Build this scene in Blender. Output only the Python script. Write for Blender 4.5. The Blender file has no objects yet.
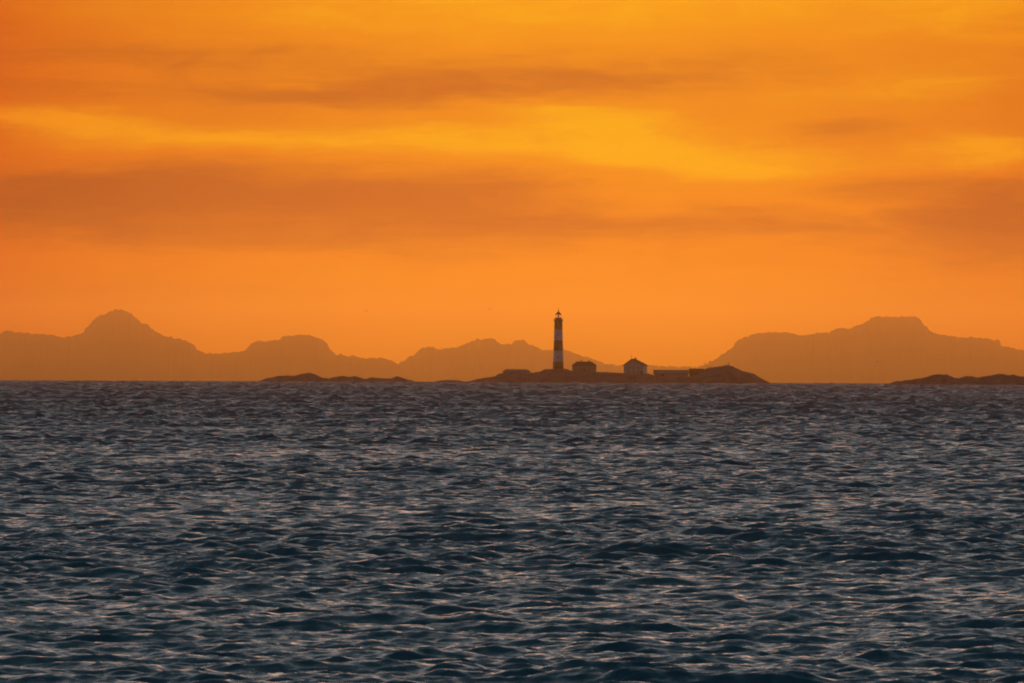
import bpy, bmesh, math, random
import numpy as np
from mathutils import Vector, Matrix, noise as mnoise

R = math.radians
random.seed(7)
rng = np.random.default_rng(11)
sc = bpy.context.scene
COL = sc.collection

# ------------------------------------------------------------------ camera
W, H = 1024, 683
LENS = 400.0
K = 36.0 / LENS / W                      # radians per pixel (small-angle)
EARTH = 6.371e6
CAM_H = 8.0
DIP = math.sqrt(2 * CAM_H / EARTH)       # dip of the sea horizon
HORIZON_Y = 382.7                        # picture row of the sea horizon at the middle
ROLL = 0.0036
PITCH = (HORIZON_Y - H / 2) * K - DIP

cd = bpy.data.cameras.new('camera')
cam = bpy.data.objects.new('camera', cd)
COL.objects.link(cam)
cd.sensor_width = 36.0
cd.lens = LENS
cd.clip_start = 0.5
cd.clip_end = 200000
rot = Matrix.Rotation(R(90) + PITCH, 3, 'X') @ Matrix.Rotation(ROLL, 3, 'Z')
cam.matrix_world = Matrix.Translation((0, 0, CAM_H)) @ rot.to_4x4()
sc.camera = cam
cd.dof.use_dof = True
cd.dof.focus_distance = 8300
cd.dof.aperture_fstop = 16.0


def ray(px, py):
    return (rot @ Vector(((px - W / 2) * K, -(py - H / 2) * K, -1.0)))


def at(px, py, dist):
    """World point seen at picture (px,py) lying on the plane y = dist."""
    d = ray(px, py)
    return Vector((0, 0, CAM_H)) + d * (dist / d.y)


def drop(x, y):
    return -(x * x + y * y) / (2 * EARTH)


def s2l(r, g, b):
    f = lambda c: (c / 255) / 12.92 if c <= 10 else ((c / 255 + 0.055) / 1.055) ** 2.4
    return (f(r), f(g), f(b))


# ------------------------------------------------------------------ tags
def tag(o, label=None, cat=None, group=None, kind=None):
    if label: o['label'] = label
    if cat: o['category'] = cat
    if group: o['group'] = group
    if kind: o['kind'] = kind
    return o


def link(name, me, mat=None, parent=None, loc=None):
    o = bpy.data.objects.new(name, me)
    COL.objects.link(o)
    if mat is not None and me is not None:
        me.materials.append(mat)
    if parent is not None:
        o.parent = parent
    if loc is not None:
        o.location = loc
    return o


def from_bm(name, bm, mat, parent=None, loc=None, smooth=False):
    me = bpy.data.meshes.new(name)
    bmesh.ops.recalc_face_normals(bm, faces=bm.faces[:])
    bm.to_mesh(me)
    bm.free()
    if smooth:
        for p in me.polygons:
            p.use_smooth = True
    return link(name, me, mat, parent, loc)


def add_box(bm, x0, x1, y0, y1, z0, z1):
    v = [bm.verts.new(p) for p in ((x0, y0, z0), (x1, y0, z0), (x1, y1, z0), (x0, y1, z0),
                                   (x0, y0, z1), (x1, y0, z1), (x1, y1, z1), (x0, y1, z1))]
    for f in ((0, 3, 2, 1), (4, 5, 6, 7), (0, 1, 5, 4), (1, 2, 6, 5), (2, 3, 7, 6), (3, 0, 4, 7)):
        bm.faces.new([v[i] for i in f])
    return v


def add_poly(bm, pts, faces):
    v = [bm.verts.new(p) for p in pts]
    for f in faces:
        bm.faces.new([v[i] for i in f])


def add_lathe(bm, prof, n=32, cap=True):
    rings = []
    for r, z in prof:
        if r < 1e-4:
            rings.append([bm.verts.new((0, 0, z))])
        else:
            rings.append([bm.verts.new((r * math.cos(2 * math.pi * i / n), r * math.sin(2 * math.pi * i / n), z)) for i in range(n)])
    for a, b in zip(rings[:-1], rings[1:]):
        if len(a) == 1 and len(b) == 1:
            continue
        for i in range(n):
            j = (i + 1) % n
            if len(a) == 1:
                bm.faces.new((a[0], b[i], b[j]))
            elif len(b) == 1:
                bm.faces.new((a[i], a[j], b[0]))
            else:
                bm.faces.new((a[i], a[j], b[j], b[i]))
    if cap:
        if len(rings[0]) > 1: bm.faces.new(rings[0][::-1])
        if len(rings[-1]) > 1: bm.faces.new(rings[-1])


def add_tube(bm, pts, rads, n=8):
    pts = [Vector(p) for p in pts]
    if not hasattr(rads, '__len__'):
        rads = [rads] * len(pts)
    rings = []
    for i, p in enumerate(pts):
        d = (pts[min(i + 1, len(pts) - 1)] - pts[max(i - 1, 0)]).normalized()
        u = d.cross(Vector((0.13, 0.9, 0.35))).normalized()
        w = d.cross(u)
        rings.append([bm.verts.new(p + (u * math.cos(a) + w * math.sin(a)) * rads[i])
                      for a in [2 * math.pi * k / n for k in range(n)]])
    for a, b in zip(rings[:-1], rings[1:]):
        for i in range(n):
            bm.faces.new((a[i], a[(i + 1) % n], b[(i + 1) % n], b[i]))
    bm.faces.new(rings[0][::-1])
    bm.faces.new(rings[-1])


# ------------------------------------------------------------------ node helper
class E:
    """Tiny wrapper: arithmetic on sockets makes Math nodes."""
    def __init__(s, nt, sock): s.nt, s.s = nt, sock
    def op(s, kind, *o, clamp=False):
        n = s.nt.nodes.new('ShaderNodeMath'); n.operation = kind; n.use_clamp = clamp
        for i, v in enumerate((s,) + o):
            if isinstance(v, E): s.nt.links.new(v.s, n.inputs[i])
            else: n.inputs[i].default_value = v
        return E(s.nt, n.outputs[0])
    def __add__(s, o): return s.op('ADD', o)
    def __sub__(s, o): return s.op('SUBTRACT', o)
    def __mul__(s, o): return s.op('MULTIPLY', o)
    def __truediv__(s, o): return s.op('DIVIDE', o)
    __radd__ = __add__
    __rmul__ = __mul__
    def clamp(s): return s.op('ADD', 0.0, clamp=True)
    def step(s, a, b):
        n = s.nt.nodes.new('ShaderNodeMapRange'); n.interpolation_type = 'SMOOTHSTEP'
        s.nt.links.new(s.s, n.inputs['Value'])
        n.inputs['From Min'].default_value = a; n.inputs['From Max'].default_value = b
        return E(s.nt, n.outputs['Result'])


def ramp(nt, fac, stops, interp='LINEAR'):
    n = nt.nodes.new('ShaderNodeValToRGB')
    n.color_ramp.interpolation = interp
    el = n.color_ramp.elements
    while len(el) < len(stops): el.new(0.5)
    for e, (p, c) in zip(el, stops):
        e.position = p
        e.color = (*c, 1)
    nt.links.new(fac.s, n.inputs[0])
    return n.outputs['Color']


def mix(nt, fac, a, b, mode='MIX'):
    n = nt.nodes.new('ShaderNodeMix'); n.data_type = 'RGBA'; n.blend_type = mode; n.clamp_factor = True
    for sock, v in ((n.inputs[0], fac), (n.inputs[6], a), (n.inputs[7], b)):
        if isinstance(v, E): nt.links.new(v.s, sock)
        elif isinstance(v, (int, float)): sock.default_value = v
        elif isinstance(v, tuple): sock.default_value = (*v, 1)
        else: nt.links.new(v, sock)
    return n.outputs[2]


def noise_tex(nt, vec, scale, detail=4.0, rough=0.5, dist=0.0):
    n = nt.nodes.new('ShaderNodeTexNoise')
    n.inputs['Scale'].default_value = scale
    n.inputs['Detail'].default_value = detail
    n.inputs['Roughness'].default_value = rough
    n.inputs['Distortion'].default_value = dist
    nt.links.new(vec, n.inputs['Vector'])
    return n


def combine(nt, x, y, z=0.0):
    n = nt.nodes.new('ShaderNodeCombineXYZ')
    for i, v in enumerate((x, y, z)):
        if isinstance(v, E): nt.links.new(v.s, n.inputs[i])
        else: n.inputs[i].default_value = v
    return n.outputs[0]


# ------------------------------------------------------------------ world: dusk sky with banded cloud
SUN_EL, SUN_AZ = R(1.2), R(0.45)
world = bpy.data.worlds.new('World')
sc.world = world
world.use_nodes = True
nt = world.node_tree
nt.nodes.clear()
out = nt.nodes.new('ShaderNodeOutputWorld')
bg = nt.nodes.new('ShaderNodeBackground')
nt.links.new(bg.outputs[0], out.inputs['Surface'])
tc = nt.nodes.new('ShaderNodeTexCoord')
sep = nt.nodes.new('ShaderNodeSeparateXYZ')
nrm = nt.nodes.new('ShaderNodeVectorMath'); nrm.operation = 'NORMALIZE'
nt.links.new(tc.outputs['Generated'], nrm.inputs[0])
nt.links.new(nrm.outputs[0], sep.inputs[0])
dx, dy, dz = (E(nt, sep.outputs[i]) for i in range(3))
az = dx.op('ARCTAN2', dy)                     # 0 straight out to sea
el = dz.op('ARCSINE')
U = az * (1 / K)                              # sky angle in 0.005 degree units
V = (el + DIP) * (1 / K)                      # same, above the sea horizon


def sky_uv(px, py):
    d = ray(px, py).normalized()
    return math.atan2(d.x, d.y) / K, (math.asin(d.z) + DIP) / K


# warping so that cloud edges are ragged and streaky
w1 = noise_tex(nt, combine(nt, U * (1 / 170.0), V * (1 / 42.0), 3.1), 1.0, 6.0, 0.55)
w2 = noise_tex(nt, combine(nt, U * (1 / 260.0), V * (1 / 30.0), 8.7), 1.0, 6.0, 0.6)
n1 = E(nt, w1.outputs['Fac']) - 0.5
n2 = E(nt, w2.outputs['Fac']) - 0.5
Uw = U + n1 * 150.0
Vw = V + n2 * 46.0


def blob(px, py, sx, sy, amp, tilt=0.0):
    """tilt: picture rows per column, positive = falls to the right"""
    u, v = sky_uv(px, py)
    a = (Uw - u)
    b = (Vw - v) + a * tilt
    a = a * (1 / sx); b = b * (1 / sy)
    return ((a * a + b * b) * -1.0).op('EXPONENT') * amp


def total(blobs):
    t = blob(*blobs[0])
    for b in blobs[1:]:
        t = t + blob(*b)
    return t


bright = total([
    (30, 120, 130, 12, 0.85, 0.05),
    (170, 135, 130, 15, 0.75, 0.02),
    (300, 150, 130, 11, 0.55, 0.05),
    (440, 142, 130, 17, 0.90, 0.05),
    (600, 130, 85, 25, 0.95, 0.10),
    (555, 108, 60, 8, 0.45, 0.0),
    (700, 158, 130, 20, 0.9, 0.06),
    (765, 165, 50, 12, 0.5, 0.0),
    (985, 153, 70, 18, 1.3, 0.0),
    (890, 90, 140, 18, 0.55, -0.05),
    (295, 82, 28, 3.5, 0.40, 0.03),
    (130, 74, 160, 4, 0.25, 0.0),
    (560, 0, 420, 34, 0.60, 0.0),
    (980, 10, 120, 60, 0.45, 0.0),
])
dark = total([
    (300, 90, 270, 20, 0.55, 0.0),
    (150, 56, 260, 16, 0.50, 0.0),
    (600, 74, 230, 22, 0.60, 0.0),
    (430, 96, 180, 14, 0.22, 0.0),
    (60, 200, 170, 27, 1.0, 0.0),
    (280, 195, 220, 34, 0.85, 0.02),
    (470, 205, 140, 36, 0.60, 0.0),
    (240, 237, 330, 17, 0.45, 0.0),
    (720, 228, 220, 18, 0.62, 0.0),
    (990, 202, 85, 38, 1.1, 0.0),
    (870, 185, 60, 16, 0.35, 0.0),
    (850, 128, 60, 18, 0.50, 0.0),
    (1000, 262, 130, 40, 0.4, 0.0),
])
st = noise_tex(nt, combine(nt, U * (1 / 330.0), V * (1 / 15.0), 1.7), 1.0, 7.0, 0.62)
wisp = noise_tex(nt, combine(nt, Uw * (1 / 120.0), Vw * (1 / 26.0), 5.2), 1.0, 7.0, 0.6, 0.4)
grain = (E(nt, st.outputs['Fac']) - 0.5) * 0.42 + (E(nt, wisp.outputs['Fac']) - 0.5) * 1.15
hazy = V.step(20, 130)                                  # cloud detail drowns towards the horizon
mot = noise_tex(nt, combine(nt, Uw * (1 / 75.0), Vw * (1 / 17.0), 9.4), 1.0, 6.0, 0.6, 0.6)
mottle = (E(nt, mot.outputs['Fac']) - 0.5) * 1.8
bright = bright * (mottle + 1.1)
field = bright * 0.95 - dark * 0.95 + grain * hazy

base = ramp(nt, (V * (1 / 400.0)).clamp(), [
    (0.0, s2l(244, 130, 26)), (0.2, s2l(254, 146, 20)), (0.34, s2l(244, 134, 26)),
    (0.55, s2l(242, 138, 30)), (0.8, s2l(240, 140, 30)), (1.0, s2l(255, 156, 18))])
# light falls off to both sides of the glow
off = (U - 70.0) * (1 / 600.0)
off = (off * off).clamp()
base = mix(nt, off, base, s2l(212, 84, 2))
mauve = mix(nt, off, s2l(184, 84, 62), s2l(140, 46, 36))
low = mix(nt, (field * -1.0).step(-0.08, 1.15), base, mauve)
yel = mix(nt, off, s2l(255, 178, 0), s2l(244, 136, 0))
low = mix(nt, field.step(-0.05, 1.25), low, yel)

# the sky above the picture: pinkish veil, then slate blue
e90 = (el * (2 / math.pi)).clamp().op('SQRT')
high = ramp(nt, e90, [
    (0.0, (0.50, 0.42, 0.39)), (0.19, (0.68, 0.59, 0.56)), (0.26, (0.72, 0.64, 0.61)),
    (0.38, (0.34, 0.36, 0.38)), (0.55, (0.10, 0.145, 0.17)), (0.75, (0.04, 0.08, 0.10)), (1.0, (0.025, 0.045, 0.06))])
cl = noise_tex(nt, combine(nt, az * 3.0, el * 14.0, 0.0), 1.0, 6.0, 0.55)
high = mix(nt, 1.0, high, ramp(nt, E(nt, cl.outputs['Fac']), [(0.3, (0.6, 0.61, 0.65)), (0.7, (1.3, 1.25, 1.2))]), 'MULTIPLY')
east = ramp(nt, e90, [(0.0, (0.075, 0.073, 0.09)), (0.5, (0.065, 0.07, 0.09)), (1.0, (0.03, 0.05, 0.07))])
west = (dy * 0.5 + 0.5)
west = west * west
high = mix(nt, west, east, high)
sky = nt.nodes.new('ShaderNodeTexSky')
sky.sky_type = 'NISHITA'
sky.sun_disc = False
sky.sun_elevation = SUN_EL
sky.sun_rotation = SUN_AZ
sky.dust_density = 4.0
nish = mix(nt, 1.0, sky.outputs[0], (0.05, 0.05, 0.05), 'MULTIPLY')
high = mix(nt, 0.12, high, nish)
top = V.step(385, 540)
side = az.op('ABSOLUTE').step(0.10, 0.9)
up = (top + side).clamp()
final = mix(nt, up, low, high)
gain = (V.step(-20, 300) * -0.28 + 1.18)                  # brighter glow low down, seen through the thickest air
final = mix(nt, up, mix(nt, 1.0, low, combine(nt, gain, gain * 1.03, gain * 0.25), 'MULTIPLY'), high)
nt.links.new(final, bg.inputs['Color'])
bg.inputs['Strength'].default_value = 1.0

# one veiled, almost set sun
sd = bpy.data.lights.new('sun', 'SUN')
sd.energy = 0.035
sd.angle = R(9)
sd.color = (1.0, 0.39, 0.10)
sun = bpy.data.objects.new('sun', sd)
COL.objects.link(sun)
sdir = Vector((math.sin(SUN_AZ) * math.cos(SUN_EL), math.cos(SUN_AZ) * math.cos(SUN_EL), math.sin(SUN_EL)))
sun.rotation_euler = sdir.to_track_quat('Z', 'Y').to_euler()
sun.location = (0, 0, 60)


# ------------------------------------------------------------------ materials
def new_mat(name):
    m = bpy.data.materials.new(name)
    m.use_nodes = True
    t = m.node_tree
    return m, t, t.nodes['Principled BSDF']


def plain(name, col, rough=0.6, metal=0.0, vary=0.25, scale=0.6):
    m, t, b = new_mat(name)
    tcn = t.nodes.new('ShaderNodeTexCoord')
    n = noise_tex(t, tcn.outputs['Object'], scale, 6, 0.6)
    c = ramp(t, E(t, n.outputs['Fac']), [(0.3, tuple(c * (1 - vary) for c in col)), (0.7, tuple(min(1, c * (1 + vary)) for c in col))])
    t.links.new(c, b.inputs['Base Color'])
    b.inputs['Roughness'].default_value = rough
    b.inputs['Metallic'].default_value = metal
    return m


M_rock = plain('rock', (0.11, 0.082, 0.11), 0.85, 0, 0.5, 0.12)
M_cloudbank = plain('hill_shaped_cloud', (0.06, 0.055, 0.06), 0.95, 0, 0.4, 0.002)  # surface of the horizon cloud banks, which are built as hill meshes
M_white = plain('white_paint', (0.54, 0.50, 0.48), 0.5, 0, 0.08, 0.5)
M_roof = plain('dark_tile', (0.10, 0.055, 0.045), 0.7, 0, 0.3, 1.2)
M_greyroof = plain('slate_roof', (0.22, 0.21, 0.23), 0.6, 0, 0.2, 1.0)
M_greywall = plain('muted_wall_paint', (0.36, 0.29, 0.28), 0.7, 0, 0.15, 0.6)  # muted reddish grey, shared by two houses and the long shed
M_ochre = plain('ochre_boards', (0.28, 0.19, 0.10), 0.7, 0, 0.2, 0.7)
M_redwood = plain('red_boards', (0.20, 0.055, 0.035), 0.75, 0, 0.25, 0.8)
M_iron = plain('dark_iron', (0.05, 0.045, 0.045), 0.5, 0.6, 0.2, 2.0)
M_redpaint = plain('red_iron_paint', (0.30, 0.035, 0.025), 0.45, 0, 0.15, 1.0)
M_pane = plain('window_pane', (0.28, 0.26, 0.26), 0.08, 0, 0.1, 1.0)
M_gull = plain('gull_feathers', (0.72, 0.70, 0.68), 0.8, 0, 0.1, 4.0)
M_brick = plain('brick', (0.24, 0.10, 0.07), 0.8, 0, 0.25, 3.0)

M_glass, t, b = new_mat('lantern_glass')
b.inputs['Transmission Weight'].default_value = 1.0
b.inputs['Roughness'].default_value = 0.0
b.inputs['IOR'].default_value = 1.06
b.inputs['Base Color'].default_value = (0.95, 0.95, 0.95, 1)

# sea
M_sea, t, b = new_mat('sea_water')
b.inputs['Base Color'].default_value = (0.016, 0.135, 0.190, 1)
b.inputs['IOR'].default_value = 1.333
geo = t.nodes.new('ShaderNodeNewGeometry')
ln = t.nodes.new('ShaderNodeVectorMath'); ln.operation = 'LENGTH'      # rougher, more wind-torn water offshore
t.links.new(geo.outputs['Position'], ln.inputs[0])
t.links.new((E(t, ln.outputs['Value']).step(200, 5000) * 0.06 + 0.16).s, b.inputs['Roughness'])
mp = t.nodes.new('ShaderNodeMapping')
mp.inputs['Scale'].default_value = (0.55, 1.0, 1.0)
mp.inputs['Rotation'].default_value = (0, 0, 0.25)
t.links.new(geo.outputs['Position'], mp.inputs['Vector'])
def vmath(t, kind, a, b):
    n = t.nodes.new('ShaderNodeVectorMath'); n.operation = kind
    for i, v in enumerate((a, b)):
        if v is None: continue
        if isinstance(v, tuple): n.inputs[i].default_value = v
        else: t.links.new(v, n.inputs[i])
    return n.outputs[0]


# wind ripples: slopes taken straight from noise so that they do not fade with distance
acc = geo.outputs['Normal']
for scale, dx_, dy_ in ((0.8, 0.07, 0.14), (3.2, 0.20, 0.32), (9.0, 0.18, 0.26)):
    n = noise_tex(t, mp.outputs[0], scale, 3, 0.6, 0.3)
    v = vmath(t, 'SUBTRACT', n.outputs['Color'], (0.5, 0.5, 0.5))
    acc = vmath(t, 'ADD', acc, vmath(t, 'MULTIPLY', v, (dx_ * 2, dy_ * 2, 0.0)))
t.links.new(vmath(t, 'NORMALIZE', acc, None), b.inputs['Normal'])


# ------------------------------------------------------------------ the sea: one curved sheet with real waves
SLOPE = 0.0052


N_WAVE = 170
lam = np.exp(rng.uniform(np.log(0.28), np.log(12), N_WAVE))
th = rng.normal(0, 1, N_WAVE) * np.clip(0.75 - 0.10 * np.log(lam / 0.5), 0.4, 0.8) + 0.10
kk = 2 * np.pi / lam
amp = lam * SLOPE * rng.uniform(0.6, 1.4, N_WAVE) * np.exp(-(lam / 9.0) ** 2) * np.clip(1.0 + 0.18 * np.log(lam), 0.95, 1.25)
ph = rng.uniform(0, 2 * np.pi, N_WAVE)
GUST = [(rng.uniform(60, 260), rng.normal(0, 0.5), rng.uniform(0, 6.28)) for _ in range(9)]


def sea_rows(start, near, k):
    """Row distances: steps grow with distance; k scales the step."""
    rows = [2.0]
    while rows[-1] * 1.06 < start: rows.append(rows[-1] * 1.06)
    d = start
    while d < 64000:
        rows.append(d)
        if d < 600: s = near + near * max(0, d - 262) / 338
        elif d < 1100: s = 2 * near + (0.45 * k - 2 * near) * (d - 600) / 500
        elif d < 4200: s = k * (0.45 + 0.55 * (d - 1100) / 3100)
        elif d < 10600: s = k * (1.0 + 0.5 * (d - 4200) / 6400)
        else: s = d * 0.05
        d += s
    return np.array(rows)


def sea_patch(X, Y):
    """Wave field over a grid (rows along y, columns along x) -> displaced X, Y, Z."""
    spy = np.abs(np.gradient(Y, axis=0)); spx = np.abs(np.gradient(X, axis=1))
    Z = np.zeros_like(X); DX = np.zeros_like(X); DY = np.zeros_like(X)
    Xf, Yf = X.astype(np.float32), Y.astype(np.float32)
    gx = np.clip(spx, 0.05, None).astype(np.float32); gy = np.clip(spy, 0.05, None).astype(np.float32)
    gust = np.ones_like(Xf)                                  # patches of rougher and calmer water
    for l, a, p0 in GUST:
        gust += 0.06 * np.sin(2 * np.pi / l * (Xf * 1.5 * np.sin(a) + Yf * 0.5 * np.cos(a)) + p0)
    off = np.clip((Yf - 300) / 2300, 0, 1)                  # more wind away from the shelter of the near shore
    gust *= 1 + 0.85 * off * off * (3 - 2 * off)
    for i in range(N_WAVE):
        kx, ky = kk[i] * math.sin(th[i]), kk[i] * math.cos(th[i])
        # components too short for the local grid fade out
        f = np.clip((lam[i] / abs(math.cos(th[i]) + 1e-6) / gy - 2.0) / 1.2, 0, 1) * np.clip((lam[i] / max(abs(math.sin(th[i])), 0.02) / gx - 2.0) / 1.5, 0, 1)
        rl = np.nonzero((f > 0).any(1))[0]
        if not len(rl): continue
        sl = slice(rl[0], rl[-1] + 1)
        p = np.mod(kx * X[sl] + ky * Y[sl] + ph[i], 2 * np.pi).astype(np.float32)
        a = (amp[i] * f[sl] * gust[sl]).astype(np.float32)
        Z[sl] += a * np.cos(p)
        s = a * np.sin(p) * 0.70
        DX[sl] -= s * math.sin(th[i]); DY[sl] -= s * math.cos(th[i])
    Z += -(X * X + Y * Y) / (2 * EARTH)
    return X + DX, Y + DY, Z


def build_sea():
    half = 0.5 * W * K
    cos_, quads_, base = [], [], 0
    edge = 1.35 * half
    rows = sea_rows(240.0, 0.125, 1.05)
    jobs = [(rows, np.linspace(-edge, edge, 300)[None, :] * rows[:, None])]
    # flanks: the same waves a little coarser, running out to both sides
    rows = sea_rows(150.0, 0.42, 2.3)
    w = np.concatenate([np.arange(0, 90, 0.8), 90 * 1.16 ** np.arange(0, 32)])
    right = edge * 0.995 * rows[:, None] + w[None, :]
    jobs += [(rows, right), (rows, -right[:, ::-1])]
    for rw, X in jobs:
        Y = np.repeat(rw[:, None], X.shape[1], 1)
        X, Y, Z = sea_patch(X.astype(np.float64), Y)
        nr, nc = X.shape
        cos_.append(np.stack([X, Y, Z], -1).reshape(-1, 3).astype(np.float32))
        i = np.arange((nr - 1) * (nc - 1))
        a = base + (i // (nc - 1)) * nc + i % (nc - 1)
        quads_.append(np.stack([a, a + 1, a + 1 + nc, a + nc], -1).astype(np.int32))
        base += nr * nc
    co, quads = np.concatenate(cos_), np.concatenate(quads_)
    me = bpy.data.meshes.new('sea')
    me.vertices.add(len(co)); me.vertices.foreach_set('co', co.ravel())
    me.loops.add(quads.size); me.loops.foreach_set('vertex_index', quads.ravel())
    me.polygons.add(len(quads))
    me.polygons.foreach_set('loop_start', np.arange(0, quads.size, 4, dtype=np.int32))
    me.polygons.foreach_set('use_smooth', np.ones(len(quads), dtype=bool))
    me.update(calc_edges=True)
    return tag(link('sea', me, M_sea), 'choppy dark teal sea with pinkish wave crests', kind='structure')


build_sea()


# ------------------------------------------------------------------ cloud banks beyond the horizon, modelled as far hills
def fbm(x, y, z=0.0, oct=5):
    v, a, f = 0.0, 1.0, 1.0
    for _ in range(oct):
        v += a * mnoise.noise((x * f, y * f, z)); a *= 0.5; f *= 2.03
    return v


def resample(prof, step, jitter, seed):
    pts = []
    for (x0, y0), (x1, y1) in zip(prof[:-1], prof[1:]):
        n = max(1, int(math.hypot(x1 - x0, y1 - y0) / step))
        for i in range(n):
            t = i / n
            pts.append((x0 + (x1 - x0) * t, y0 + (y1 - y0) * t))
    pts.append(prof[-1])
    return [(x + jitter * 0.5 * fbm(x * 0.5, seed, 5.0, 3), y + jitter * fbm(x * 0.26, seed, 0.0, 3)) for x, y in pts]


def cloud_bank(prof, dist, depth, label, seed):
    pts = resample(prof, 0.7, 1.7, seed)
    base = drop(0, dist) - 40
    J = 14
    grid = []
    for x, y in pts:
        p = at(x, y, dist)
        col = []
        for j in range(-J, J + 1):
            t = abs(j) / J
            yy = dist + math.copysign(t ** 1.25, j) * depth
            fall = (1 - t) ** 1.35
            z = base + (p.z - base) * fall
            if j:
                z += 26 * t * (1 - t) * fbm(p.x * 0.0016, yy * 0.0012, seed, 5) - 8 * t
            col.append((p.x + (yy - dist) * p.x / dist * 0.4, yy, z))
        grid.append(col)
    n = 2 * J + 1
    me = bpy.data.meshes.new('hill_shaped_clouds')
    verts = [v for c in grid for v in c]
    faces = []
    for i in range(len(grid) - 1):
        for j in range(n - 1):
            a = i * n + j
            faces.append((a, a + n, a + n + 1, a + 1))
    me.from_pydata(verts, [], faces)
    for p in me.polygons: p.use_smooth = True
    o = link('hill_shaped_clouds', me, M_cloudbank)
    return tag(o, label, kind='structure')


left_clouds = [(-150, 372), (-120, 356), (-80, 345), (-40, 340), (-10, 334), (0, 332.5), (9, 330.3), (15, 332.5), (40, 334.3), (62, 336.5), (72, 336), (83, 333), (87, 327), (92, 321),
    (97, 316.5), (106, 313.5), (110, 310.5), (117, 309), (123, 309.5), (129, 313), (135, 316.5), (138, 320), (148, 326), (155, 331), (163, 335),
    (175, 338.5), (187, 341), (194, 345), (197, 350), (205, 352.5), (217, 353.5), (230, 352.5), (244, 351), (250, 345), (256, 341.5), (278, 340),
    (284, 337), (297, 335), (306, 334.5), (312, 336), (324, 340), (328, 344), (331, 351), (336, 354), (350, 355.5), (366, 358), (382, 358), (392, 360.5), (399, 365), (404, 371), (412, 384)]
mid_clouds = [(372, 386), (388, 372), (399, 364), (406, 359), (413, 354.5), (420, 349), (424, 347), (432, 347), (438, 349.5), (456, 347.5), (464, 345), (471, 342), (477, 339),
    (494, 339), (498, 343), (511, 344.5), (514, 342), (519, 340), (525, 341), (530, 344.5), (545, 350), (566, 350), (575, 353), (585, 356.5), (597, 360.5),
    (603, 363.5), (620, 365), (650, 365), (670, 366.5), (690, 367), (705, 368), (720, 372), (745, 386)]
right_clouds = [(672, 386), (690, 371), (700, 366.5), (706, 363.5), (714, 360), (720, 356), (728, 350.5), (733, 348), (735, 343), (737, 340), (744, 338), (751, 334.5), (760, 333), (775, 332),
    (787, 332.5), (795, 334), (803, 336), (812, 333.5), (828, 332.5), (835, 329), (841, 327.5), (847, 329), (855, 326.5), (863, 323), (868, 321), (872, 318.6), (876, 316.6), (880, 316.5), (890, 317), (900, 316.5), (915, 316.5), (920, 319), (923, 324), (928, 328), (933, 333), (945, 335),
    (957, 337), (980, 337.5), (990, 339), (1000, 341), (1002, 346), (1010, 347.5), (1024, 350.5), (1060, 354), (1100, 352), (1150, 362), (1190, 386)]
cloud_bank(left_clouds, 58000, 2600, 'hazy orange-brown hill-like cloud bank with a rounded peak at far left', 1.3)
cloud_bank(mid_clouds, 61500, 2200, 'palest hazy hill-like cloud bank low behind the lighthouse', 4.7)
cloud_bank(right_clouds, 58000, 2600, 'hazy flat-topped hill-like cloud bank behind the right end of the island', 8.1)


# ------------------------------------------------------------------ rocky islands
class Island:
    def __init__(self, name, prof, dist, front, back, label, seed, rough=1.0, plateau=(12, 26), lift=0.0):
        self.d, self.seed, self.rough = dist, seed, rough
        self.front, self.back, self.plateau = front, back, plateau
        pts = [at(x, y - lift, dist) for x, y in prof]
        self.xs = np.array([p.x for p in pts]); self.zs = np.array([p.z for p in pts])
        x0, x1 = self.xs[0] - 2, self.xs[-1] + 2
        nx = int((x1 - x0) / 0.7); ny = int((front + back) / 1.2)
        verts, faces = [], []
        for j in range(ny + 1):
            y = dist - front + (front + back) * j / ny
            for i in range(nx + 1):
                x = x0 + (x1 - x0) * i / nx
                verts.append((x, y, self.h(x, y)))
        for j in range(ny):
            for i in range(nx):
                a = j * (nx + 1) + i
                faces.append((a, a + 1, a + nx + 2, a + nx + 1))
        me = bpy.data.meshes.new(name)
        me.from_pydata(verts, [], faces)
        tag(link(name, me, M_rock), label, kind='structure')

    def h(self, x, y):
        sea = drop(x, y)
        top = float(np.interp(x, self.xs, self.zs))
        t = y - self.d
        wob = 9 * fbm(x * 0.03, y * 0.02, self.seed + 3, 3)
        if t < -self.plateau[0]:
            w = 1 - (-t - self.plateau[0]) / (self.front - self.plateau[0] + min(0, wob))
        elif t > self.plateau[1]:
            w = 1 - (t - self.plateau[1]) / (self.back - self.plateau[1])
        else:
            w = 1
        w = max(-0.15, w)
        w = w ** 0.7 if w > 0 else w
        nz = self.rough * (0.75 * fbm(x * 0.10, y * 0.12, self.seed, 5) + 0.35 * abs(fbm(x * 0.3, y * 0.3, self.seed + 9, 3)))
        amp = 1.0 if w < 0.98 else 0.7
        return sea - 1.6 + (top - sea + 1.6) * w + nz * amp - 0.25


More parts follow.
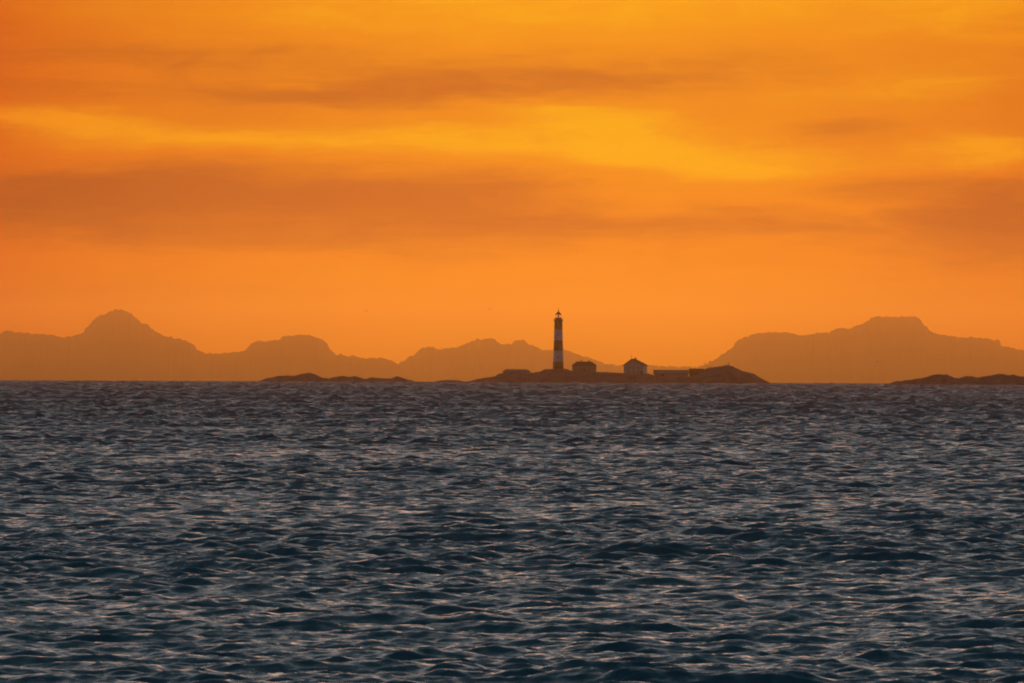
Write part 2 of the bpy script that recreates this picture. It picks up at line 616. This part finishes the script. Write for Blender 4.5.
ISD = 8300
isle = Island('rocky_island', [(452, 385), (462, 382.8), (475, 380.2), (484, 378.5), (495, 376.5), (498, 374.2), (504, 374), (510, 374.2), (527, 374.2), (531, 373.2), (540, 372), (545, 369.6),
    (548, 369.5), (552, 369.8), (565, 369.5), (571, 371), (597, 372), (605, 372.3), (622, 373.5), (650, 374), (655, 376.5), (690, 376.8), (703, 373), (706, 368.5),
    (715, 367.3), (722, 366.3), (728, 365.2), (732, 366), (735, 368), (742, 371), (750, 372.8), (754, 374.5), (760, 378.5), (768, 382.2), (774, 386)],
    ISD, 55, 80, 'dark rocky island that carries the lighthouse and its houses', 2.0, 1.5)
Island('rocky_skerry', [(258, 383), (264, 381), (270, 379.3), (278, 378), (284, 377.2), (295, 377.5), (300, 375.6), (308, 374.6), (315, 376), (322, 379), (328, 380.3), (335, 378.6),
    (342, 378), (350, 378.5), (354, 377.5), (360, 379), (366, 380.8), (372, 378.7), (378, 379.5), (385, 380), (392, 380.2), (397, 378), (403, 379.5), (408, 381.2), (416, 383), (424, 385)],
    9000, 30, 30, 'long low broken rocky skerry left of the lighthouse island', 12.0, 1.5, (6, 8), 1.5)
Island('rocky_skerry', [(428, 385), (434, 382.6), (440, 381.2), (448, 380.5), (456, 381), (463, 382), (470, 383), (474, 385)],
    9000, 22, 22, 'tiny flat rock touching the left tip of the island', 15.0, 0.7, (4, 5), 1.0)
Island('rocky_skerry', [(888, 387), (895, 384.4), (900, 383.6), (913, 382), (925, 380.5), (932, 378), (940, 377), (947, 377.5), (953, 380), (959, 381), (966, 379), (972, 379), (978, 380.3),
    (984, 379), (992, 378.4), (998, 376.5), (1005, 377), (1010, 378), (1014, 377.5), (1020, 379.5), (1032, 379), (1046, 381), (1060, 383), (1072, 387)],
    7200, 30, 40, 'knobbly dark skerry right of open water', 21.0, 1.5, (6, 8), 2.6)


# ------------------------------------------------------------------ the lighthouse
def band_material():
    m, t, b = new_mat('banded_tower_paint')
    tcn = t.nodes.new('ShaderNodeTexCoord')
    sp = t.nodes.new('ShaderNodeSeparateXYZ')
    t.links.new(tcn.outputs['Object'], sp.inputs[0])
    z = E(t, sp.outputs[2])
    c = ramp(t, z * (1 / 40.0), [(0.0, (0.17, 0.05, 0.04)), (6.1 / 40, (0.74, 0.72, 0.70)), (14.4 / 40, (0.13, 0.022, 0.020)),
                                (21.6 / 40, (0.74, 0.72, 0.70)), (29.8 / 40, (0.13, 0.022, 0.020))], 'CONSTANT')
    n = noise_tex(t, tcn.outputs['Object'], 0.8, 6, 0.65)
    c2 = mix(t, (E(t, n.outputs['Fac']) - 0.45).clamp() * 0.8, c, (0.25, 0.14, 0.09))
    t.links.new(c2, b.inputs['Base Color'])
    b.inputs['Roughness'].default_value = 0.5
    return m


M_band = band_material()
lx = at(558.2, 369, ISD)
gz = isle.h(lx.x, ISD - 3)
lh = tag(link('lighthouse', None, loc=(lx.x, ISD - 3, gz - 0.4)), 'tall round lighthouse tower painted in dark and white bands on the island', 'lighthouse')
lh.rotation_euler = (0, 0, 0.2)
TOP = at(558.9, 320.3, ISD).z - (gz - 0.4)              # gallery deck above the base
bm = bmesh.new()
prof = [(4.25, -1.0), (4.25, 0.7), (4.0, 0.8)]
for i in range(1, 19):
    t_ = i / 18
    prof.append((4.0 - 1.1 * t_ ** 0.85, 0.8 + (TOP - 0.8) * t_))
prof += [(3.2, TOP + 0.02)]
add_lathe(bm, prof, 40)
from_bm('tower', bm, M_band, lh, smooth=False)
bm = bmesh.new()                                        # gallery deck
add_lathe(bm, [(2.6, TOP - 1.3), (3.35, TOP - 0.25), (3.55, TOP - 0.2), (3.55, TOP + 0.18), (1.6, TOP + 0.2)], 40)
gal = from_bm('gallery', bm, M_iron, lh)
bm = bmesh.new()
for zz in (0.45, 0.85, 1.3):
    ring = [(3.4 * math.cos(2 * math.pi * i / 32), 3.4 * math.sin(2 * math.pi * i / 32), TOP + zz) for i in range(33)]
    add_tube(bm, ring, 0.05, 6)
for i in range(32):
    a = 2 * math.pi * i / 32
    add_tube(bm, [(3.4 * math.cos(a), 3.4 * math.sin(a), TOP + 0.15), (3.4 * math.cos(a), 3.4 * math.sin(a), TOP + 1.32)], 0.045, 5)
from_bm('railing', bm, M_redpaint, gal)
bm = bmesh.new()                                        # lantern parapet
add_lathe(bm, [(2.3, TOP + 0.2), (2.3, TOP + 1.75), (2.4, TOP + 1.8), (2.4, TOP + 1.95), (1.9, TOP + 2.0)], 32)
lan = from_bm('lantern_room', bm, M_redpaint, lh)
bm = bmesh.new()
for i in range(16):                                     # window bars of the lantern
    a = 2 * math.pi * i / 16
    add_tube(bm, [(2.0 * math.cos(a), 2.0 * math.sin(a), TOP + 1.9), (2.0 * math.cos(a), 2.0 * math.sin(a), TOP + 4.05)], 0.06, 5)
from_bm('glazing_bar', bm, M_iron, lan)
bm = bmesh.new()
add_lathe(bm, [(1.92, TOP + 1.95), (1.92, TOP + 4.0), (1.90, TOP + 4.0), (1.90, TOP + 1.95), (1.92, TOP + 1.95)], 32, cap=False)
from_bm('glass', bm, M_glass, lan)
bm = bmesh.new()
add_lathe(bm, [(0.35, TOP + 1.9), (0.45, TOP + 2.3), (0.8, TOP + 2.6), (0.9, TOP + 3.1), (0.8, TOP + 3.5), (0.4, TOP + 3.7)], 20)
from_bm('lens', bm, M_white, lan)
bm = bmesh.new()                                        # domed roof
add_lathe(bm, [(2.35, TOP + 3.95), (2.4, TOP + 4.1), (2.0, TOP + 4.7), (1.35, TOP + 5.4), (0.7, TOP + 5.95), (0.45, TOP + 6.1), (0.5, TOP + 6.5), (0.3, TOP + 6.9), (0.0, TOP + 7.1)], 28)
rf = from_bm('roof', bm, M_redpaint, lh)
bm = bmesh.new()
add_tube(bm, [(0, 0, TOP + 6.9), (0, 0, TOP + 9.0)], [0.14, 0.05], 6)
add_box(bm, -0.55, 0.55, -0.05, 0.05, TOP + 7.9, TOP + 8.15)
from_bm('weather_vane', bm, M_iron, rf)
for k, (zz, a) in enumerate(((9.5, -1.9), (18.0, -1.5), (26.0, -1.9), (33.0, -1.5))):
    rr = 4.0 - 1.1 * (zz / TOP) ** 0.85
    bm = bmesh.new()
    add_box(bm, -0.45, 0.45, -0.06, 0.12, -0.8, 0.8)
    w = from_bm('window', bm, M_pane, lh)
    w.location = (math.cos(a) * rr, math.sin(a) * rr, zz)
    w.rotation_euler = (0, 0, a + math.pi / 2)
bm = bmesh.new()
add_box(bm, -0.7, 0.7, -0.1, 0.3, 0, 2.5)
dr = from_bm('door', bm, M_iron, lh)
dr.location = (math.cos(-2.1) * 4.05, math.sin(-2.1) * 4.05, 0.75)
dr.rotation_euler = (0, 0, -2.1 + math.pi / 2)


# ------------------------------------------------------------------ houses
def windows(parent, y, xs, zs, w=0.8, h=1.2):
    for z in zs:
        for x in xs:
            bm = bmesh.new()
            add_box(bm, x - w / 2 - 0.12, x + w / 2 + 0.12, y - 0.08, y + 0.1, z - h / 2 - 0.12, z - h / 2)
            add_box(bm, x - w / 2, x + w / 2, y - 0.04, y + 0.1, z - h / 2 + 0.002, z + h / 2)
            from_bm('window', bm, M_pane, parent)


def chimney(parent, x, y, z0, z1, s=0.45):
    bm = bmesh.new()
    add_box(bm, x - s, x + s, y - s, y + s, z0, z1)
    add_box(bm, x - s - 0.1, x + s + 0.1, y - s - 0.1, y + s + 0.1, z1 + 0.002, z1 + 0.22)
    from_bm('chimney', bm, M_brick, parent)


def root(name, px, dy, label, cat, yaw=0.0, sink=0.4, half=6):
    p = at(px, 370, ISD + dy)
    z = min(isle.h(p.x + s, ISD + dy + q) for s in (-half, 0, half) for q in (-3, 3))
    o = tag(link(name, None, loc=(p.x, ISD + dy, z - sink)), label, cat)
    o.rotation_euler = (0, 0, yaw)
    return o, z - sink


def hip_house(name, px, wpx, y_eave, y_ridge, ridge_frac, depth, label, mats, dy=-4, yaw=0.0, chim=(), wins=(), gablet=0.0, door=None):
    o, z0 = root(name, px, dy, label, 'house', yaw, 0.4, wpx * 0.3)
    k = K * (ISD + dy)
    wd = wpx * k / 2
    ze = at(px, y_eave, ISD + dy).z - z0
    zr = at(px, y_ridge, ISD + dy).z - z0
    bm = bmesh.new()
    add_box(bm, -wd + 0.5, wd - 0.5, -depth / 2, depth / 2, -1.5, ze)
    from_bm('wall', bm, mats[0], o)
    r = wd * ridge_frac
    th = 0.25
    bm = bmesh.new()
    e = depth / 2 + 0.5
    P = [(-wd, -e, ze - 0.1), (wd, -e, ze - 0.1), (wd, e, ze - 0.1), (-wd, e, ze - 0.1),
         (-wd, -e, ze + th), (wd, -e, ze + th), (wd, e, ze + th), (-wd, e, ze + th), (-r, 0, zr), (r, 0, zr)]
    add_poly(bm, P, [(0, 3, 2, 1), (0, 1, 5, 4), (1, 2, 6, 5), (2, 3, 7, 6), (3, 0, 4, 7), (4, 5, 9, 8), (5, 6, 9), (6, 7, 8, 9), (7, 4, 8)])
    rf = from_bm('roof', bm, mats[1], o)
    for cx, top in chim:
        chimney(rf, cx, 0.3, zr - 0.9, zr + top)
    if wins:
        windows(o, -depth / 2, wins[0], wins[1])
    if door is not None:
        bm = bmesh.new()
        add_box(bm, door - 0.55, door + 0.55, -depth / 2 - 0.07, -depth / 2 + 0.1, 0.45, 2.6)
        from_bm('door', bm, M_iron, o)
    return o


hip_house('keepers_house', 584.2, 25.5, 365.7, 361.5, 0.58, 9, 'keeper house with a broad dark hipped roof right beside the lighthouse tower', (M_greywall, M_roof),
          chim=((-2.2, 0.75), (3.4, 0.6)), wins=((-6.5, -3.9, -1.3, 1.3, 3.9, 6.5), (2.6,)), door=0.05)

# white gabled house, gable end towards the viewer and slightly turned
def gable_house():
    o, z0 = root('white_house', 635.4, -5, 'white two-storey house with a dark pointed roof and finial standing alone on the island', 'house', R(-14), 0.4, 7)
    k = K * (ISD - 5)
    ze = at(635, 365.1, ISD - 5).z - z0
    zr = at(635, 359.2, ISD - 5).z - z0
    wd, dp = 10.1 * k, 11.0
    bm = bmesh.new()
    x = -1.6                                              # ridge a little off the middle
    P = []
    for y in (-dp / 2, dp / 2):
        P += [(-wd, y, -1.5), (wd, y, -1.5), (wd, y, ze), (x, y, zr - 0.25), (-wd, y, ze)]
    add_poly(bm, P, [(0, 1, 2, 3, 4), (9, 8, 7, 6, 5), (0, 5, 6, 1), (1, 6, 7, 2), (2, 7, 8, 3), (3, 8, 9, 4), (4, 9, 5, 0)])
    from_bm('wall', bm, M_white, o)
    bm = bmesh.new()
    e = dp / 2 + 0.7
    oh = 0.95
    sl = (zr - ze) / (wd + x); sr = (zr - ze) / (wd - x)
    for s in (-1, 1):
        ex = -wd - oh if s < 0 else wd + oh
        ez = ze - oh * (sl if s < 0 else sr)
        Q = []
        for y in (-e, e):
            Q += [(ex, y, ez), (x + s * 0.003, y, zr), (x + s * 0.003, y, zr + 0.35), (ex, y, ez + 0.35)]
        add_poly(bm, Q, [(0, 1, 2, 3), (7, 6, 5, 4), (0, 4, 5, 1), (1, 5, 6, 2), (2, 6, 7, 3), (3, 7, 4, 0)])
    rf = from_bm('roof', bm, M_roof, o)
    chimney(rf, x + 1.3, 1.5, zr - 1.2, zr + 0.9, 0.5)
    bm = bmesh.new()
    add_tube(bm, [(x, -e + 0.3, zr + 0.3), (x, -e + 0.3, zr + 3.4)], [0.16, 0.07], 6)
    add_box(bm, x - 0.6, x + 0.6, -e + 0.24, -e + 0.36, zr + 2.1, zr + 2.3)
    from_bm('finial', bm, M_iron, rf)
    windows(o, -dp / 2, (-3.6, 0.0, 3.6), (2.3, 5.0))
    bm = bmesh.new()
    add_box(bm, 5.2, 6.3, -dp / 2 - 0.08, -dp / 2 + 0.1, 0.4, 2.6)
    from_bm('door', bm, M_iron, o)


gable_house()
hip_house('boat_house', 516.5, 29, 372.0, 369.2, 0.72, 8, 'low pale-roofed house sunk among the rocks at the left end of the island', (M_greywall, M_greyroof), dy=-6,
          wins=((-7, -3.5, 0, 3.5, 7), (1.6,)))


def shed(name, px, wpx, y_eave, y_ridge, label, mats, dy, doors, wins):
    o, z0 = root(name, px, dy, label, 'shed', R(4), 0.4, wpx * 0.3)
    k = K * (ISD + dy)
    wd, dp = wpx * k / 2, 7.0
    ze = at(px, y_eave, ISD + dy).z - z0
    zr = at(px, y_ridge, ISD + dy).z - z0
    bm = bmesh.new()
    P = []
    for x in (-wd + 0.4, wd - 0.4):
        P += [(x, -dp / 2, -1.5), (x, dp / 2, -1.5), (x, dp / 2, ze), (x, 0, zr - 0.2), (x, -dp / 2, ze)]
    add_poly(bm, P, [(0, 1, 2, 3, 4), (9, 8, 7, 6, 5), (0, 5, 6, 1), (1, 6, 7, 2), (2, 7, 8, 3), (3, 8, 9, 4), (4, 9, 5, 0)])
    from_bm('wall', bm, mats[0], o)
    bm = bmesh.new()
    s = (zr - ze) / (dp / 2)
    for q in (-1, 1):
        ye, zz = q * (dp / 2 + 0.5), ze - 0.5 * s
        Q = []
        for x in (-wd, wd):
            Q += [(x, ye, zz), (x, q * 0.003, zr), (x, q * 0.003, zr + 0.25), (x, ye, zz + 0.25)]
        add_poly(bm, Q, [(0, 1, 2, 3), (7, 6, 5, 4), (0, 4, 5, 1), (1, 5, 6, 2), (2, 6, 7, 3), (3, 7, 4, 0)])
    from_bm('roof', bm, mats[1], o)
    for x in doors:
        bm = bmesh.new()
        add_box(bm, x - 1.0, x + 1.0, -dp / 2 - 0.07, -dp / 2 + 0.1, 0.3, max(1.6, ze - 0.3))
        from_bm('door', bm, M_iron, o)
    windows(o, -dp / 2, wins, (ze * 0.62,), 0.8, 0.8)
    return o


shed('long_shed', 671, 35, 373.6, 370.2, 'long low shed with a grey roof right of the white house', (M_greywall, M_greyroof), -7, (-6.0,), (-1.5, 2.0, 5.5, 9.0))
shed('small_shed', 696.5, 15, 372.6, 369.0, 'small dark red shed between the long shed and the rocky knoll', (M_redwood, M_roof), -2, (0.5,), (-3.0, 3.4))

# thin leaning pole and marker post on the knoll
p0, p1 = at(709.5, 367.6, ISD - 2), at(704.3, 362.4, ISD - 2)
o = tag(link('leaning_pole', None, loc=(p0.x, ISD - 2, p0.z - 1.2)), 'thin pole leaning left from the foot of the rocky knoll', 'pole')
bm = bmesh.new()
add_tube(bm, [(0.8, 0, 0), (p1.x - p0.x, 0, p1.z - p0.z + 1.2)], [0.22, 0.14], 6)
from_bm('boom', bm, M_iron, o)
bm = bmesh.new()
add_tube(bm, [(0.8, 0, -0.6), (0.9, 0, 1.9)], 0.25, 8)
from_bm('post', bm, M_iron, o)
p0 = at(728.6, 365.2, ISD)
o = tag(link('marker_post', None, loc=(p0.x, ISD, p0.z - 0.8)), 'short marker post on the very top of the rocky knoll', 'post')
bm = bmesh.new()
add_tube(bm, [(0, 0, 0), (0, 0, 2.9)], [0.3, 0.2], 8)
from_bm('post', bm, M_iron, o)
bm = bmesh.new()
add_box(bm, -0.4, 0.4, -0.1, 0.1, 2.3, 2.85)
from_bm('board', bm, M_white, o)


# ------------------------------------------------------------------ gulls
def gull(loc, yaw, bank, flap, label, scale=1.0):
    bm = bmesh.new()
    n = 10
    prof = [(-0.30, 0.012), (-0.22, 0.05), (-0.08, 0.075), (0.06, 0.072), (0.17, 0.05), (0.22, 0.047), (0.27, 0.035), (0.30, 0.015)]
    rings = []
    for y, r in prof:
        rings.append([bm.verts.new((r * math.cos(a), y, r * 0.9 * math.sin(a))) for a in [2 * math.pi * k / n for k in range(n)]])
    for a, b_ in zip(rings[:-1], rings[1:]):
        for i in range(n):
            bm.faces.new((a[i], a[(i + 1) % n], b_[(i + 1) % n], b_[i]))
    bm.faces.new(rings[0]); bm.faces.new(rings[-1])
    add_poly(bm, [(-0.07, -0.40, 0), (0.07, -0.40, 0), (0.03, -0.24, 0.015), (-0.03, -0.24, 0.015), (0, -0.26, -0.012)],
             [(0, 1, 2, 3), (0, 4, 1), (1, 4, 2), (2, 4, 3), (3, 4, 0)])
    for s in (-1, 1):                                    # arched wings with thickness
        sec = [(0.04, 0.10, 0.17, 0.03), (0.30, 0.13, 0.15, 0.10 * flap), (0.52, 0.07, 0.11, 0.11 * flap), (0.70, -0.05, 0.02, 0.06 * flap)]
        pr = None
        for x, yf, ch, z in sec:
            cur = [bm.verts.new((s * x, yf, z)), bm.verts.new((s * x, yf - ch * 0.5, z + 0.018)), bm.verts.new((s * x, yf - ch, z)), bm.verts.new((s * x, yf - ch * 0.5, z - 0.01))]
            if pr:
                for i in range(4):
                    bm.faces.new((pr[i], pr[(i + 1) % 4], cur[(i + 1) % 4], cur[i]))
            else:
                bm.faces.new(cur)
            pr = cur
        bm.faces.new(pr)
    o = from_bm('gull', bm, M_gull, None, loc, smooth=False)
    o.rotation_euler = (0, bank, yaw)
    o.scale = (scale,) * 3
    return tag(o, label, 'bird', 'gulls in flight')


gull(at(366.5, 311, 2600), R(65), R(12), 1.6, 'tiny gull speck in the orange sky left of the lighthouse, above the low gap in the cloud bank', 0.75)
gull(at(489, 309, 2600), R(30), R(-15), 1.6, 'tiny gull speck in the sky beside the lighthouse lantern, nearest to the tower')
gull(at(877.3, 362, 2600), R(-60), R(10), 1.5, 'tiny gull speck in front of the flat-topped hazy cloud bank at right')

# ------------------------------------------------------------------ air
zb = drop(3200, 64000) - 90
bm = bmesh.new()
add_box(bm, -30000, 30000, -4000, 66000, drop(30000, 66000) - 60, 330)
me_h = bpy.data.materials.new('sea_haze')
me_h.use_nodes = True
ht = me_h.node_tree
ht.nodes.clear()
ho = ht.nodes.new('ShaderNodeOutputMaterial')
pv = ht.nodes.new('ShaderNodeVolumePrincipled')
pv.inputs['Color'].default_value = (1.0, 0.69, 0.28, 1)
pv.inputs['Density'].default_value = 2.1e-5
pv.inputs['Anisotropy'].default_value = 0.97
for nm in ('Density Attribute', 'Color Attribute', 'Temperature Attribute'):
    if nm in pv.inputs: pv.inputs[nm].default_value = ''
ht.links.new(pv.outputs[0], ho.inputs['Volume'])
tag(from_bm('haze', bm, me_h), 'thin warm haze over the sea', kind='stuff')

# ------------------------------------------------------------------ render settings
sc.view_settings.view_transform = 'Standard'
sc.view_settings.look = 'None'
sc.view_settings.exposure = 0
sc.view_settings.gamma = 1
sc.view_settings.use_curve_mapping = False
sc.render.engine = 'CYCLES'
sc.cycles.use_denoising = True
sc.cycles.denoiser = 'OPENIMAGEDENOISE'
sc.cycles.filter_width = 1.9
sc.cycles.max_bounces = 6
sc.cycles.volume_bounces = 0
sc.cycles.transparent_max_bounces = 8
